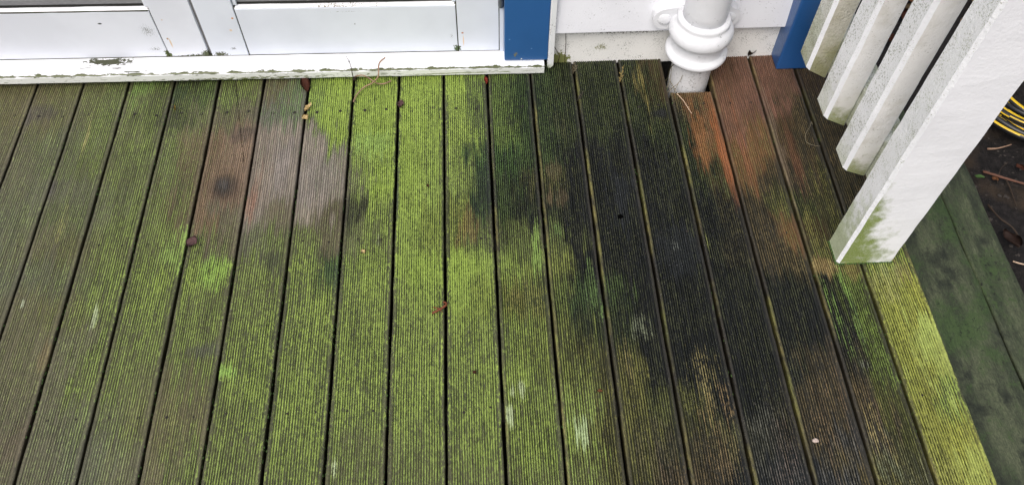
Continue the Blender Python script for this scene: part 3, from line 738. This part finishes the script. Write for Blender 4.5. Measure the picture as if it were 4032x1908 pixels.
# sill
sx0, sx1 = -1.60, 0.2865
SF = -0.0065
M_SILL = paint('white sill paint', (244, 245, 250), bumpk=0.10, bscale=70, rough=0.35, specks=0.0,
    blobs=[((-0.925, 0.038, 0.054), (0.095, .018, .022), .34, (58, 62, 40), (60, 160, 160)), ((-0.90, 0.018, 0.050), (0.13, .016, .02), .85, (66, 68, 52), (34, 420, 420)), ((-0.99, 0.02, 0.05), (.10, .014, .02), .9, (66, 68, 52), (30, 420, 420)), ((-0.85, 0.004, 0.045), (.16, .014, .02), .8, (66, 72, 46), (40, 300, 300)), ((0.1, 0.02, 0.04), (.2, .03, .03), 1.15, (130, 134, 124), (120, 420, 300)), ((-1.17, .02, .05), (.08, .03, .03), 1.2, (120, 122, 112), (120, 300, 300)), ((-.4, .045, .05), (.5, .01, .03), 1.1, (150, 150, 110), (90, 300, 300))],
    arris=(0.0145, 0.0, 1.0, 0.0312, 0.0034, 0.50, (76, 82, 46)))
M_SILLF = paint('white sill front', (224, 226, 222), bumpk=0.3, bscale=130, rough=0.5, specks=0.35, speck_scale=150, speck_col=(92, 98, 66), stretch=(.35, 1, 1.2),
    blobs=[((-0.55, SF, 0.02), (0.9, .03, .016), .80, (96, 104, 60), (46, 160, 260)), ((0.05, SF, 0.014), (0.30, .03, .004), .5, (126, 134, 96), (20, 300, 300)), ((-.2, SF, .012), (.7, .03, .004), .85, (120, 130, 80), (40, 300, 300))],
    arris=(0.0145, 0.0, 1.0, 0.0312, 0.0060, 0.62, (78, 84, 46)))
bm = bmesh.new()
pr = [(0.10, 0.0068), (SF + .001, 0.0068), (SF, 0.0085), (SF, 0.0285), (SF + .0012, 0.0306), (SF + .0035, 0.0322), (DY, 0.0435), (0.10, 0.0435)]
nx = 60
rings = []
for i in range(nx + 1):
    x = sx0 + (sx1 - sx0) * i / nx
    jit = 0.0009 * math.sin(i * 1.7) * random.random()
    rings.append([bm.verts.new((x, y + (jit if y < 0.02 else 0), z + gx(x) + (jit * .6 if 0.02 < z < 0.033 else 0))) for y, z in pr])
for i in range(nx):
    for k in range(len(pr)):
        f = bm.faces.new([rings[i][k], rings[i + 1][k], rings[i + 1][(k + 1) % len(pr)], rings[i][(k + 1) % len(pr)]])
        f.material_index = 1 if k in (1, 2) else 0
bm.faces.new(rings[0]); bm.faces.new(rings[-1][::-1])
obj('door_sill', bm, [M_SILL, M_SILLF], house)

# ------------------------------------------------------------------ downpipe
PX, PY = 0.699, -0.033
M_PIPE = paint('white downpipe paint', (224, 225, 229), bumpk=0.4, bscale=48, rough=0.38, specks=0.08, speck_scale=200)
M_PIPEL = paint('white downpipe paint, foot', (214, 214, 216), bumpk=0.35, bscale=60, rough=0.45, specks=0.55, speck_scale=190, speck_col=(120, 120, 116), grub=0.25)
pipe = empty('downpipe', (PX, PY, -0.13), 'white painted cast iron downpipe with a ringed socket standing against the wall', 'downpipe')
bm = bmesh.new(); lathe(bm, [(0.0555, -0.16), (0.0555, 0.100)], PX, PY); subdiv_along(bm, 2, .02); wander(bm, .0006, 25, 2); obj('spigot', bm, M_PIPEL, pipe, True)
bm = bmesh.new()
lathe(bm, [(0.0565, 0.0905), (0.075, 0.0915), (0.0825, 0.0945), (0.0853, 0.1005), (0.0845, 0.1075), (0.0800, 0.1120), (0.0735, 0.1140), (0.0702, 0.1180), (0.0695, 0.1300), (0.0698, 0.1480), (0.0712, 0.1540), (0.0790, 0.1570), (0.0840, 0.1620), (0.0862, 0.1690), (0.0858, 0.1790), (0.0830, 0.1880), (0.0775, 0.1960), (0.0722, 0.2020), (0.0700, 0.2060), (0.0706, 0.2110), (0.0700, 0.2165), (0.0665, 0.2200), (0.0600, 0.2215), (0.0570, 0.2220)], PX, PY, 80)
wander(bm, .0009, 22, 5); obj('socket', bm, M_PIPE, pipe, True)
bm = bmesh.new(); lathe(bm, [(0.0572, 0.2)] + [(0.0572, 0.2 + 0.05 * i) for i in range(1, 47)], PX, PY); wander(bm, .0007, 18, 1); obj('shaft', bm, M_PIPE, pipe, True)
def ear(sgn):
    bm = bmesh.new()
    n = 20; cxr = 0.093 if sgn < 0 else 0.074; zc = 0.186; R_ = 0.0335
    out = []
    for i in range(n + 1):
        a = math.pi / 2 + math.pi * i / n
        out.append((sgn * (cxr - R_ * math.cos(a)) , zc + R_ * math.sin(a) * 1.02))
    out = [(sgn * 0.04, zc + 0.046), (sgn * .072, zc + .037)] + [(sgn * (cxr + R_ * math.cos(math.pi / 2 - math.pi * i / n)), zc + R_ * math.sin(math.pi / 2 - math.pi * i / n)) for i in range(n + 1)] + [(sgn * 0.04, zc - 0.034)]
    yf_, yb_ = -0.006, 0.030
    f = [bm.verts.new((PX + x, yf_, z)) for x, z in out]; b = [bm.verts.new((PX + x, yb_, z)) for x, z in out]
    ff = bm.faces.new(f); bm.faces.new(b[::-1])
    for i in range(len(out)): bm.faces.new([f[i], b[i], b[(i + 1) % len(out)], f[(i + 1) % len(out)]])
    bmesh.ops.bevel(bm, geom=[e for e in ff.edges], offset=.005, segments=2, affect='EDGES')
    # fixing boss
    r = bmesh.ops.create_uvsphere(bm, u_segments=16, v_segments=8, radius=1)
    for v in r['verts']: v.co = Vector((PX + sgn * (cxr + .004) + v.co.x * .018, yf_ - .0005 + v.co.y * .005, zc + v.co.z * .018))
    wander(bm, .0012, 40, 4)
    return obj('lug', bm, M_PIPE, pipe, False)
ear(-1); ear(1)

# ------------------------------------------------------------------ balustrade
M_MIL = paint('mildewed white paint', (246, 247, 248), specks=0.66, speck_scale=360, speck_col=(122, 128, 98), bumpk=0.5, bscale=170, rough=0.55, algae=(0.10, 0.42, 0.40, (168, 176, 122)), stretch=(1, .75, .6))
M_MILG = paint('heavily mildewed white paint', (230, 232, 226), specks=0.92, speck_scale=380, speck_col=(112, 116, 80), bumpk=0.6, bscale=150, rough=0.6, algae=(0.12, 0.50, 0.55, (150, 158, 108)), grub=.5, stretch=(1, .75, .6))
M_FRONT = paint('grimed white paint', (240, 238, 235), specks=0.2, speck_col=(150, 146, 132), bumpk=0.4, bscale=110, rough=0.55, algae=(0.11, 0.30, 0.9, (132, 140, 76)), grub=0.35)
M_FRONTG = paint('dirty white paint', (206, 202, 188), specks=0.4, speck_col=(120, 114, 88), bumpk=1.0, bscale=120, rough=0.6, algae=(0.12, 0.42, 0.7, (136, 138, 84)), grub=0.8)
M_CLEAN = paint('white post paint', (246, 246, 250), specks=0.0, bumpk=0.28, bscale=120, rough=0.42, algae=(0.05, 0.55, 1.0, (122, 138, 62), 2.4))
M_NEWL = paint('post side paint', (246, 247, 248), specks=0.56, speck_scale=360, speck_col=(140, 148, 112), bumpk=0.45, bscale=150, rough=0.5, algae=(0.0, 0.42, 0.75, (150, 164, 100)))
M_EDGE = paint('white arris paint', (242, 243, 247), specks=0.3, speck_scale=380, speck_col=(150, 154, 130), bumpk=0.5, bscale=150, rough=0.42)
bal = empty('balustrade', (1.015, -0.4, 0.0), 'white painted timber balustrade of square pickets on a rail beside a thick end post', 'balustrade')
def post(name, x0, x1, y0, y1, zl, zr, zt, cham, mats, label=None, seed=0, chip=0.0):
    """square section standing post, chamfered front left arris, bottom cut from zl (left) to zr (right)"""
    sec = [(x0, y1), (x0, y0 + cham), (x0 + cham, y0), (x1 - .003, y0), (x1, y0 + .003), (x1, y1)]
    bm = bmesh.new(); n = 40
    zs = [0] + sorted([(i / n) ** 1.6 for i in range(1, n)]) + [1]
    rings = []
    for s in zs:
        ring = []
        for (x, y) in sec:
            zb = zl + (zr - zl) * (x - x0) / (x1 - x0)
            ring.append(bm.verts.new((x, y, zb + (zt - zb) * s)))
        rings.append(ring)
    for i in range(len(zs) - 1):
        for k in range(6):
            f = bm.faces.new([rings[i][k], rings[i][(k + 1) % 6], rings[i + 1][(k + 1) % 6], rings[i + 1][k]])
            f.material_index = {0: 1, 1: 2, 2: 0, 3: 2, 4: 1, 5: 1}[k]
    bm.faces.new(rings[0][::-1]); bm.faces.new(rings[-1])
    wander(bm, .0011, 18, seed); wander(bm, .0005, 90, seed + 1)
    o = obj(name, bm, mats, bal)
    if label: o['label'] = label
    return o
TOPZ = 0.93
post('picket', 0.950, 1.012, -0.184, -0.119, 0.163, 0.128, TOPZ, .0085, [M_FRONTG, M_MILG, M_EDGE], 'dirtiest greenish picket nearest the blue corner board', 1)
post('picket', 0.950, 1.012, -0.355, -0.289, 0.164, 0.133, TOPZ, .0085, [M_FRONT, M_MIL, M_EDGE], 'middle speckled picket', 2)
post('picket', 0.950, 1.012, -0.520, -0.456, 0.167, 0.138, TOPZ, .0085, [M_FRONT, M_MIL, M_EDGE], None, 3)
post('end_post', 0.948, 1.084, -0.677, -0.611, 0.001, 0.001, 1.12, .007, [M_CLEAN, M_NEWL, M_EDGE], 'thick white end post standing on the deck', 4)
bm = bmesh.new(); hexa(bm, [(1.0135, -0.611, .140), (1.062, -0.611, .140), (1.062, -0.02, .140), (1.0135, -0.02, .140), (1.0135, -0.611, .262), (1.062, -0.611, .272), (1.062, -0.02, .272), (1.0135, -0.02, .262)], .004, 2)
subdiv_along(bm, 1, .04); wander(bm, .0008, 20, 6); obj('bottom_rail', bm, M_MILG, bal)
bm = bmesh.new(); box(bm, 1.0135, 1.062, -0.611, -0.02, .80, .90, .004); obj('top_rail', bm, M_MIL, bal)
bm = bmesh.new(); box(bm, 0.935, 1.095, -0.609, -0.0, .932, .965, .006); obj('handrail', bm, M_CLEAN, bal)

# ------------------------------------------------------------------ garden hose
hose = empty('garden_hose', (1.80, -0.03, -0.13), 'coiled black and yellow garden hose lying on the soil behind the end post', 'hose')
M_HB = plain('black hose rubber', (34, 34, 36), 0.38, 0.3, 500, spec=0.5)
M_HY = plain('yellow hose stripe', (222, 184, 30), 0.45, 0.22, 60, spec=0.5)
bm = bmesh.new()
pts = []
loops = [(0.215, -0.102), (0.200, -0.096), (0.205, -0.082), (0.178, -0.094), (0.168, -0.076), (0.185, -0.060), (0.145, -0.088), (0.130, -0.07)]
hc = Vector((1.775, -0.060, 0))
N = 28
for li, (r, zz) in enumerate(loops):
    r2, z2 = loops[min(li + 1, len(loops) - 1)]
    off = Vector((random.uniform(-.012, .012), random.uniform(-.012, .012), 0))
    for k in range(N):
        t_ = k / N; a = 2 * math.pi * t_
        rr = r + (r2 - r) * t_; z_ = zz + (z2 - zz) * t_ + 0.006 * math.sin(a * 2 + li)
        pts.append(hc + off * math.sin(a * .5) + Vector((rr * math.cos(a) * 1.05, rr * math.sin(a), z_)))
rg = tube(bm, [Vector(p) for p in pts[::2]], 0.0088, sides=16)
bm.faces.ensure_lookup_table()
for fi, f in enumerate(bm.faces):
    if len(f.verts) == 4:
        k = fi % 16; seg_ = fi // 16
        tw = (k + seg_ // 9) % 16
        f.material_index = 1 if tw in (0, 1, 2, 3, 9) else 0
obj('hose_coil', bm, [M_HB, M_HY], hose)

# ------------------------------------------------------------------ small litter
M_TWIG = plain('pale twig bark', (146, 118, 98), 0.7, 0.4, 120)
M_TWIGR = plain('red brown twig', (112, 58, 36), 0.6, 0.4, 160)
M_TWIGD = plain('dark twig', (54, 42, 32), 0.7, 0.4, 120)
M_STRAW = plain('dry grass', (120, 112, 92), 0.7, 0.3, 120)
M_STRAWP = plain('pale dry stem', (196, 170, 146), 0.7, 0.25, 120)
M_BROWN = plain('brown leaf', (86, 48, 34), 0.7, 0.4, 150)
M_PURP = plain('purple brown leaf', (112, 84, 84), 0.7, 0.3, 150)
M_CREAM = plain('cream leaf', (222, 200, 150), 0.7, 0.2, 150)
M_REDL = plain('red leaf', (140, 50, 36), 0.6, 0.3, 150)
M_GRL = plain('green leaf', (86, 120, 62), 0.5, 0.2, 100)
M_TAN = plain('tan leaf', (134, 88, 56), 0.7, 0.3, 150)

def twig(lines, mt, label, name='twig', cat='twig', group=None):
    bm = bmesh.new()
    for pts, r0, r1 in lines: tube(bm, pts, r0, r1, 7, .25)
    return tag(obj(name, bm, mt, smooth=True), label, cat, group)
def A(u, v, z): return at(u, v, 2, z)
def leaf_at(u, v, z, L, Wd, rot, mt, label, curl=0.004, name='dead_leaf', lobes=0, group=None, tilt=0.0):
    p = A(u, v, z); bm = bmesh.new()
    n = 10; rows = []
    for i in range(n + 1):
        s = i / n; hw = Wd * (math.sin(math.pi * min(1, s * 0.96 + .02)) ** 0.75) * (1 + lobes * 0.45 * math.sin(s * 17))
        row = []
        for k in (-1, -.5, 0, .5, 1):
            row.append(bm.verts.new((hw * k, L * (s - .5), curl * (k * k * (1 + .5 * math.sin(s * 6)) + 0.8 * (s - .5) ** 2 * 2) + 0.0012 * math.sin(9 * s + k * 3))))
        rows.append(row)
    for i in range(n):
        for k in range(4):
            bm.faces.new([rows[i][k], rows[i][k + 1], rows[i + 1][k + 1], rows[i + 1][k]]).smooth = True
    r = bmesh.ops.solidify(bm, geom=bm.faces[:], thickness=0.0005)
    M_ = Matrix.Translation(p) @ Matrix.Rotation(rot, 4, 'Z') @ Matrix.Rotation(tilt, 4, 'X')
    bmesh.ops.transform(bm, matrix=M_, verts=bm.verts[:])
    return tag(obj(name, bm, mt), label, 'leaf', group)

def rp(x, y, x0=1350, y0=200, s=300 / 1463): return x0 + x * s, y0 + y * s
# curling vine twig lying over the sill edge
def T(x, y, z): return A(*rp(x, y), z)
twig([([T(205, 985, .003), T(240, 890, .006), T(330, 770, .008), T(430, 685, .010), T(520, 645, .016), T(600, 590, .022), T(670, 510, .036), T(688, 400, .048), T(685, 300, .052), T(720, 210, .055), T(815, 130, .060)], .0016, .0022)], M_TWIG,
     'pale curving twig rising from the gap and bent up over the sill edge', group='twigs by the sill')
twig([([T(230, 500, .006), T(290, 480, .03), T(370, 470, .036), T(430, 490, .036), T(500, 525, .026), T(590, 590, .026), T(680, 632, .014), T(800, 630, .010), T(930, 578, .008)], .0017, .0019)], M_TWIG,
     'pale twig lying along the sill foot and crossing the other curved twig', group='twigs by the sill')
twig([([T(215, 540, -.002), T(190, 480, .03), T(160, 330, .050), T(130, 230, .056), T(60, 100, .062)], .0015, .0008), ([T(130, 230, .056), T(140, 150, .062)], .0007, .0004), ([T(130, 230, .056), T(85, 200, .060)], .0006, .0004), ([T(200, 560, .004), T(120, 545, .004), T(30, 525, .004)], .0006, .0005), ([T(205, 500, .012), T(225, 560, .004), T(240, 500, .014)], .003, .003)], M_TWIGD,
     'thin dark forked twig standing upright against the sill', group='twigs by the sill')
def rq(x, y): return 2550 + x * 350 / 1524, 200 + y * 280 / 1219
def Q(x, y, z): return A(*rq(x, y), z)
twig([([Q(300, 520, -.004), Q(350, 460, .02), Q(365, 380, .045), Q(400, 280, .07), Q(460, 235, .085), Q(540, 235, .09), Q(620, 270, .088), Q(700, 285, .09), Q(790, 265, .1), Q(865, 230, .108)], .0016, .0012)], plain('olive stem', (62, 60, 40), 0.6, 0.3, 100),
     'olive wiry stem curling round the foot of the downpipe', name='dry_stem', cat='stem')
twig([([Q(330, 640, .004), Q(385, 500, .022), Q(405, 350, .045), Q(425, 200, .07)], .0010, .0006), ([Q(340, 720, .002), Q(430, 630, .016), Q(540, 540, .03), Q(605, 405, .05)], .0010, .0006), ([Q(365, 475, .024), Q(430, 600, .018), Q(500, 720, .006)], .0009, .0009), ([Q(450, 720, .004), Q(530, 540, .03)], .0008, .0008)], M_STRAW,
     'crossed grey grass stems sprouting beside the downpipe foot', name='dry_grass', cat='grass')
twig([([Q(500, 735, .006), Q(610, 850, .006), Q(680, 960, .005), Q(755, 1075, .003)], .0012, .0010), ([Q(690, 965, .005), Q(712, 970, .006)], .0008, .0006)], M_STRAWP,
     'pale dry stem lying on the short orange board below the downpipe', name='dry_stem', cat='stem')
# stems against the lower wall board
def R3(x, y): return 1800 + x * .3937, y * .3937
def Wp(x, y, yy=.036): u, v = R3(x, y); return at(u, v, 1, yy)
twig([([Wp(940, 425), Wp(985, 490, .03), Wp(1020, 550, .026), Wp(1018, 590, .026), Wp(1005, 628, .03)], .0011, .0011), ([Wp(1005, 628, .03), Wp(985, 640, .02)], .0006, .0005)], M_TWIGD, 'bent dark stem against the lower wall board next to the blue trim', name='dry_stem', cat='stem')
twig([([Wp(1085, 340), Wp(1087, 440, .034), Wp(1080, 540, .034), Wp(1075, 625, .034)], .0009, .0008)], M_TWIGD, 'thin straight dark stem standing against the lower wall board', name='dry_stem', cat='stem')
def weed(x, y, dx, dy, label, col):
    bm = bmesh.new()
    u, v = R3(x, y); b = A(u, v, -.006)
    for i in range(3):
        u2, v2 = R3(x + dx * (1 - .25 * i) + i * 8, y + dy * (1 - .3 * i)); tpt = A(u2, v2, .03 - .008 * i)
        mid = (b + tpt) / 2 + Vector((random.uniform(-.006, .006), .003, .006))
        tube(bm, [b, mid, tpt], .0013, .0005, 6)
        for s in (0.45, .75):
            q = b.lerp(tpt, s); a_ = Vector((random.uniform(-.008, .008), .006, .006))
            vs = [bm.verts.new(q), bm.verts.new(q + a_ * .5 + Vector((.0022, 0, 0))), bm.verts.new(q + a_), bm.verts.new(q + a_ * .5 - Vector((.0022, 0, 0)))]
            bm.faces.new(vs)
    tag(obj('weed', bm, plain('weed ' + label[:8], col, .7, .3, 100)), label, 'weed')
weed(1160, 740, 28, -120, 'grey brown sprig in the board gap at the wall right of the sill', (88, 80, 62))
weed(1205, 1010, 58, -95, 'small dark sprig growing from the board gap lower down right of the sill', (58, 54, 44))
weed(1620, 830, 50, -180, 'yellowish sprig in the board gap left of the downpipe', (124, 108, 62))
# leaves
leaf_at(1203, 332, .004, .056, .013, .25, M_BROWN, 'large brown leaf tucked in the gap under the sill', .006, tilt=.25)
leaf_at(1214, 425, .004, .032, .006, -.45, M_CREAM, 'narrow curled cream leaf in the board gap', .006, lobes=.6)
leaf_at(1203, 466, .004, .020, .0105, .8, M_CREAM, 'small folded cream leaf just below the narrow cream one', .008)
leaf_at(1578, 413, .004, .028, .009, -.15, M_PURP, 'lobed purple brown leaf at the board gap below the twigs', .006, lobes=.7)
leaf_at(755, 952, .004, .029, .0165, 1.2, M_PURP, 'dull purple triangular leaf fragment on the left mossy board', .003)
leaf_at(1914, 318, .003, .030, .006, .1, M_REDL, 'bright red leaf stuck in the gap at the sill foot', .004)
leaf_at(1430, 990, .003, .014, .0055, .6, M_CREAM, 'tiny tan seed husk on the mossy board', .003)
leaf_at(2362, 1538, .003, .012, .004, 1.4, M_TAN, 'tiny orange tan flake on the olive board', .002)
p = A(2965, 207, .02)
leaf_at(2965, 208, .012, .034, .007, -1.0, M_TWIGD, 'dark shrivelled leaf standing at the wall end of the reddish boards', .01, tilt=.5)
leaf_at(690, 428, .003, .024, .0022, .3, plain('yellow husk', (170, 146, 72), .7, .2, 100), 'thin curled yellow husk on the left board', .006)
leaf_at(1868, 1466, .003, .010, .004, 1.0, M_BROWN, 'tiny dark brown scrap on the middle green board', .003)
leaf_at(1685, 732, .003, .013, .0028, .1, M_BROWN, 'small slender brown scrap on the brightest green board', .003)
twig([([A(1702, 1232, .004), A(1735, 1215, .008), A(1756, 1200, .010)], .0024, .0030), ([A(1735, 1215, .008), A(1706, 1208, .007)], .0018, .0012), ([A(1756, 1200, .010), A(1757, 1192, .008), A(1746, 1188, .006)], .0026, .0020), ([A(1730, 1217, .006), A(1745, 1230, .004)], .0007, .0005)], M_TWIGR,
     'short red brown forked twig on the bright green middle board')
twig([([A(3195, 478, .012), A(3188, 500, .010), A(3172, 530, .008), A(3176, 560, .006), A(3205, 572, .004), A(3232, 576, .002)], .0009, .0006), ([A(3195, 478, .012), A(3200, 492, .010)], .0007, .0006)], M_STRAW, 'thin grey curled stem on the brown board beside the pickets', name='dry_stem', cat='stem')
bm = bmesh.new(); r = bmesh.ops.create_icosphere(bm, subdivisions=2, radius=1)
pb = A(3212, 1732, .002)
for v in r['verts']: v.co = pb + Vector((v.co.x * .0075, v.co.y * .0052, v.co.z * .0035)) * (1 + .15 * math.sin(v.co.x * 5 + v.co.y * 3))
tag(obj('pebble', bm, plain('pinkish pebble', (176, 160, 150), .6, .2, 200), smooth=True), 'small pinkish pebble on the dark board at the lower right', 'pebble')
# things on the soil
SZ = -0.128
def C1(x, y): return 3700 + x * .656, 300 + y * .656
def Sp(x, y, z=SZ): return A(*C1(x, y), z)
twig([([Sp(262, 572), Sp(330, 592, SZ + .01), Sp(420, 620, SZ + .012), Sp(560, 660)], .0042, .003)], plain('reddish stick', (104, 72, 58), .7, .3, 80), 'long reddish brown stick lying on the soil right of the sleepers', group='sticks on the soil')
twig([([Sp(285, 436), Sp(350, 432, SZ + .01), Sp(430, 410, SZ + .012)], .0032, .0016)], M_TWIG, 'short pale stick pointing out under the hose', group='sticks on the soil')
twig([([Sp(395, 610, SZ + .012), Sp(430, 690, SZ + .006), Sp(460, 780)], .0022, .0014), ([Sp(345, 640), Sp(365, 560, SZ + .02), Sp(410, 515, SZ + .015)], .0012, .0010)], M_TWIGD, 'thin dark forked stick crossing under the reddish stick', group='sticks on the soil')
twig([([Sp(290, 770, SZ + .01), Sp(360, 850, SZ + .012), Sp(440, 910, SZ + .01), Sp(490, 995)], .0030, .002)], M_TWIGD, 'long dark stick lying beside the narrow sleeper', group='sticks on the soil')
twig([([Sp(440, 1110), Sp(480, 1122, SZ + .004), Sp(560, 1140)], .0022, .0018)], M_STRAWP, 'pale stick end at the right edge of the soil', group='sticks on the soil')
leaf_at(*C1(330, 618), SZ + .012, .018, .007, .9, M_TAN, 'small orange brown leaf by the reddish stick', .004)
leaf_at(*C1(478, 548), SZ + .012, .026, .010, .5, M_BROWN, 'brown leaf on the soil below the hose', .005)
leaf_at(*C1(420, 985), SZ + .012, .06, .018, .35, plain('dark leaf', (58, 42, 36), .7, .3, 100), 'large dark crumpled leaf beside the narrow sleeper', .014)
leaf_at(*C1(235, 606), SZ + .04, .030, .006, 1.45, M_GRL, 'small fresh green leaf poking out at the end of the sleepers', .004, name='green_leaf', tilt=.2)
k = 0
lab = ['buff curled leaf on the soil behind the pickets, nearest the wall', 'pale ragged leaf in the leaf litter seen through the wide picket gap', 'small dark brown leaf seen low through the narrow picket gap', 'tan leaf in the litter high in the wide picket gap', 'larger brown leaf seen high through the narrow picket gap', 'pale speck of a leaf at the foot of the leaf litter', 'olive brown leaf among the litter at the top of the wide gap', 'grey tan leaf at the top of the narrow gap']
for (u, v, L, Wd, mt) in [(3600, 10, .06, .018, M_TAN), (3845, 20, .06, .02, plain('grey tan leaf', (128, 112, 84), .8, .3, 90)), (3505, 160, .03, .01, M_BROWN), (3830, 60, .05, .02, plain('buff leaf', (112, 92, 62), .8, .4, 90)), (3560, 70, .05, .016, M_BROWN), (3783, 92, .018, .006, M_STRAWP), (3870, 10, .05, .018, plain('olive litter leaf', (84, 74, 46), .8, .4, 90)), (3575, 35, .05, .014, plain('litter leaf', (112, 96, 72), .8, .4, 90))]:
    leaf_at(u, v, SZ + .012 + .004 * (k % 3), L, Wd, random.uniform(0, 3.1), mt, lab[k], .012, lobes=.3); k += 1
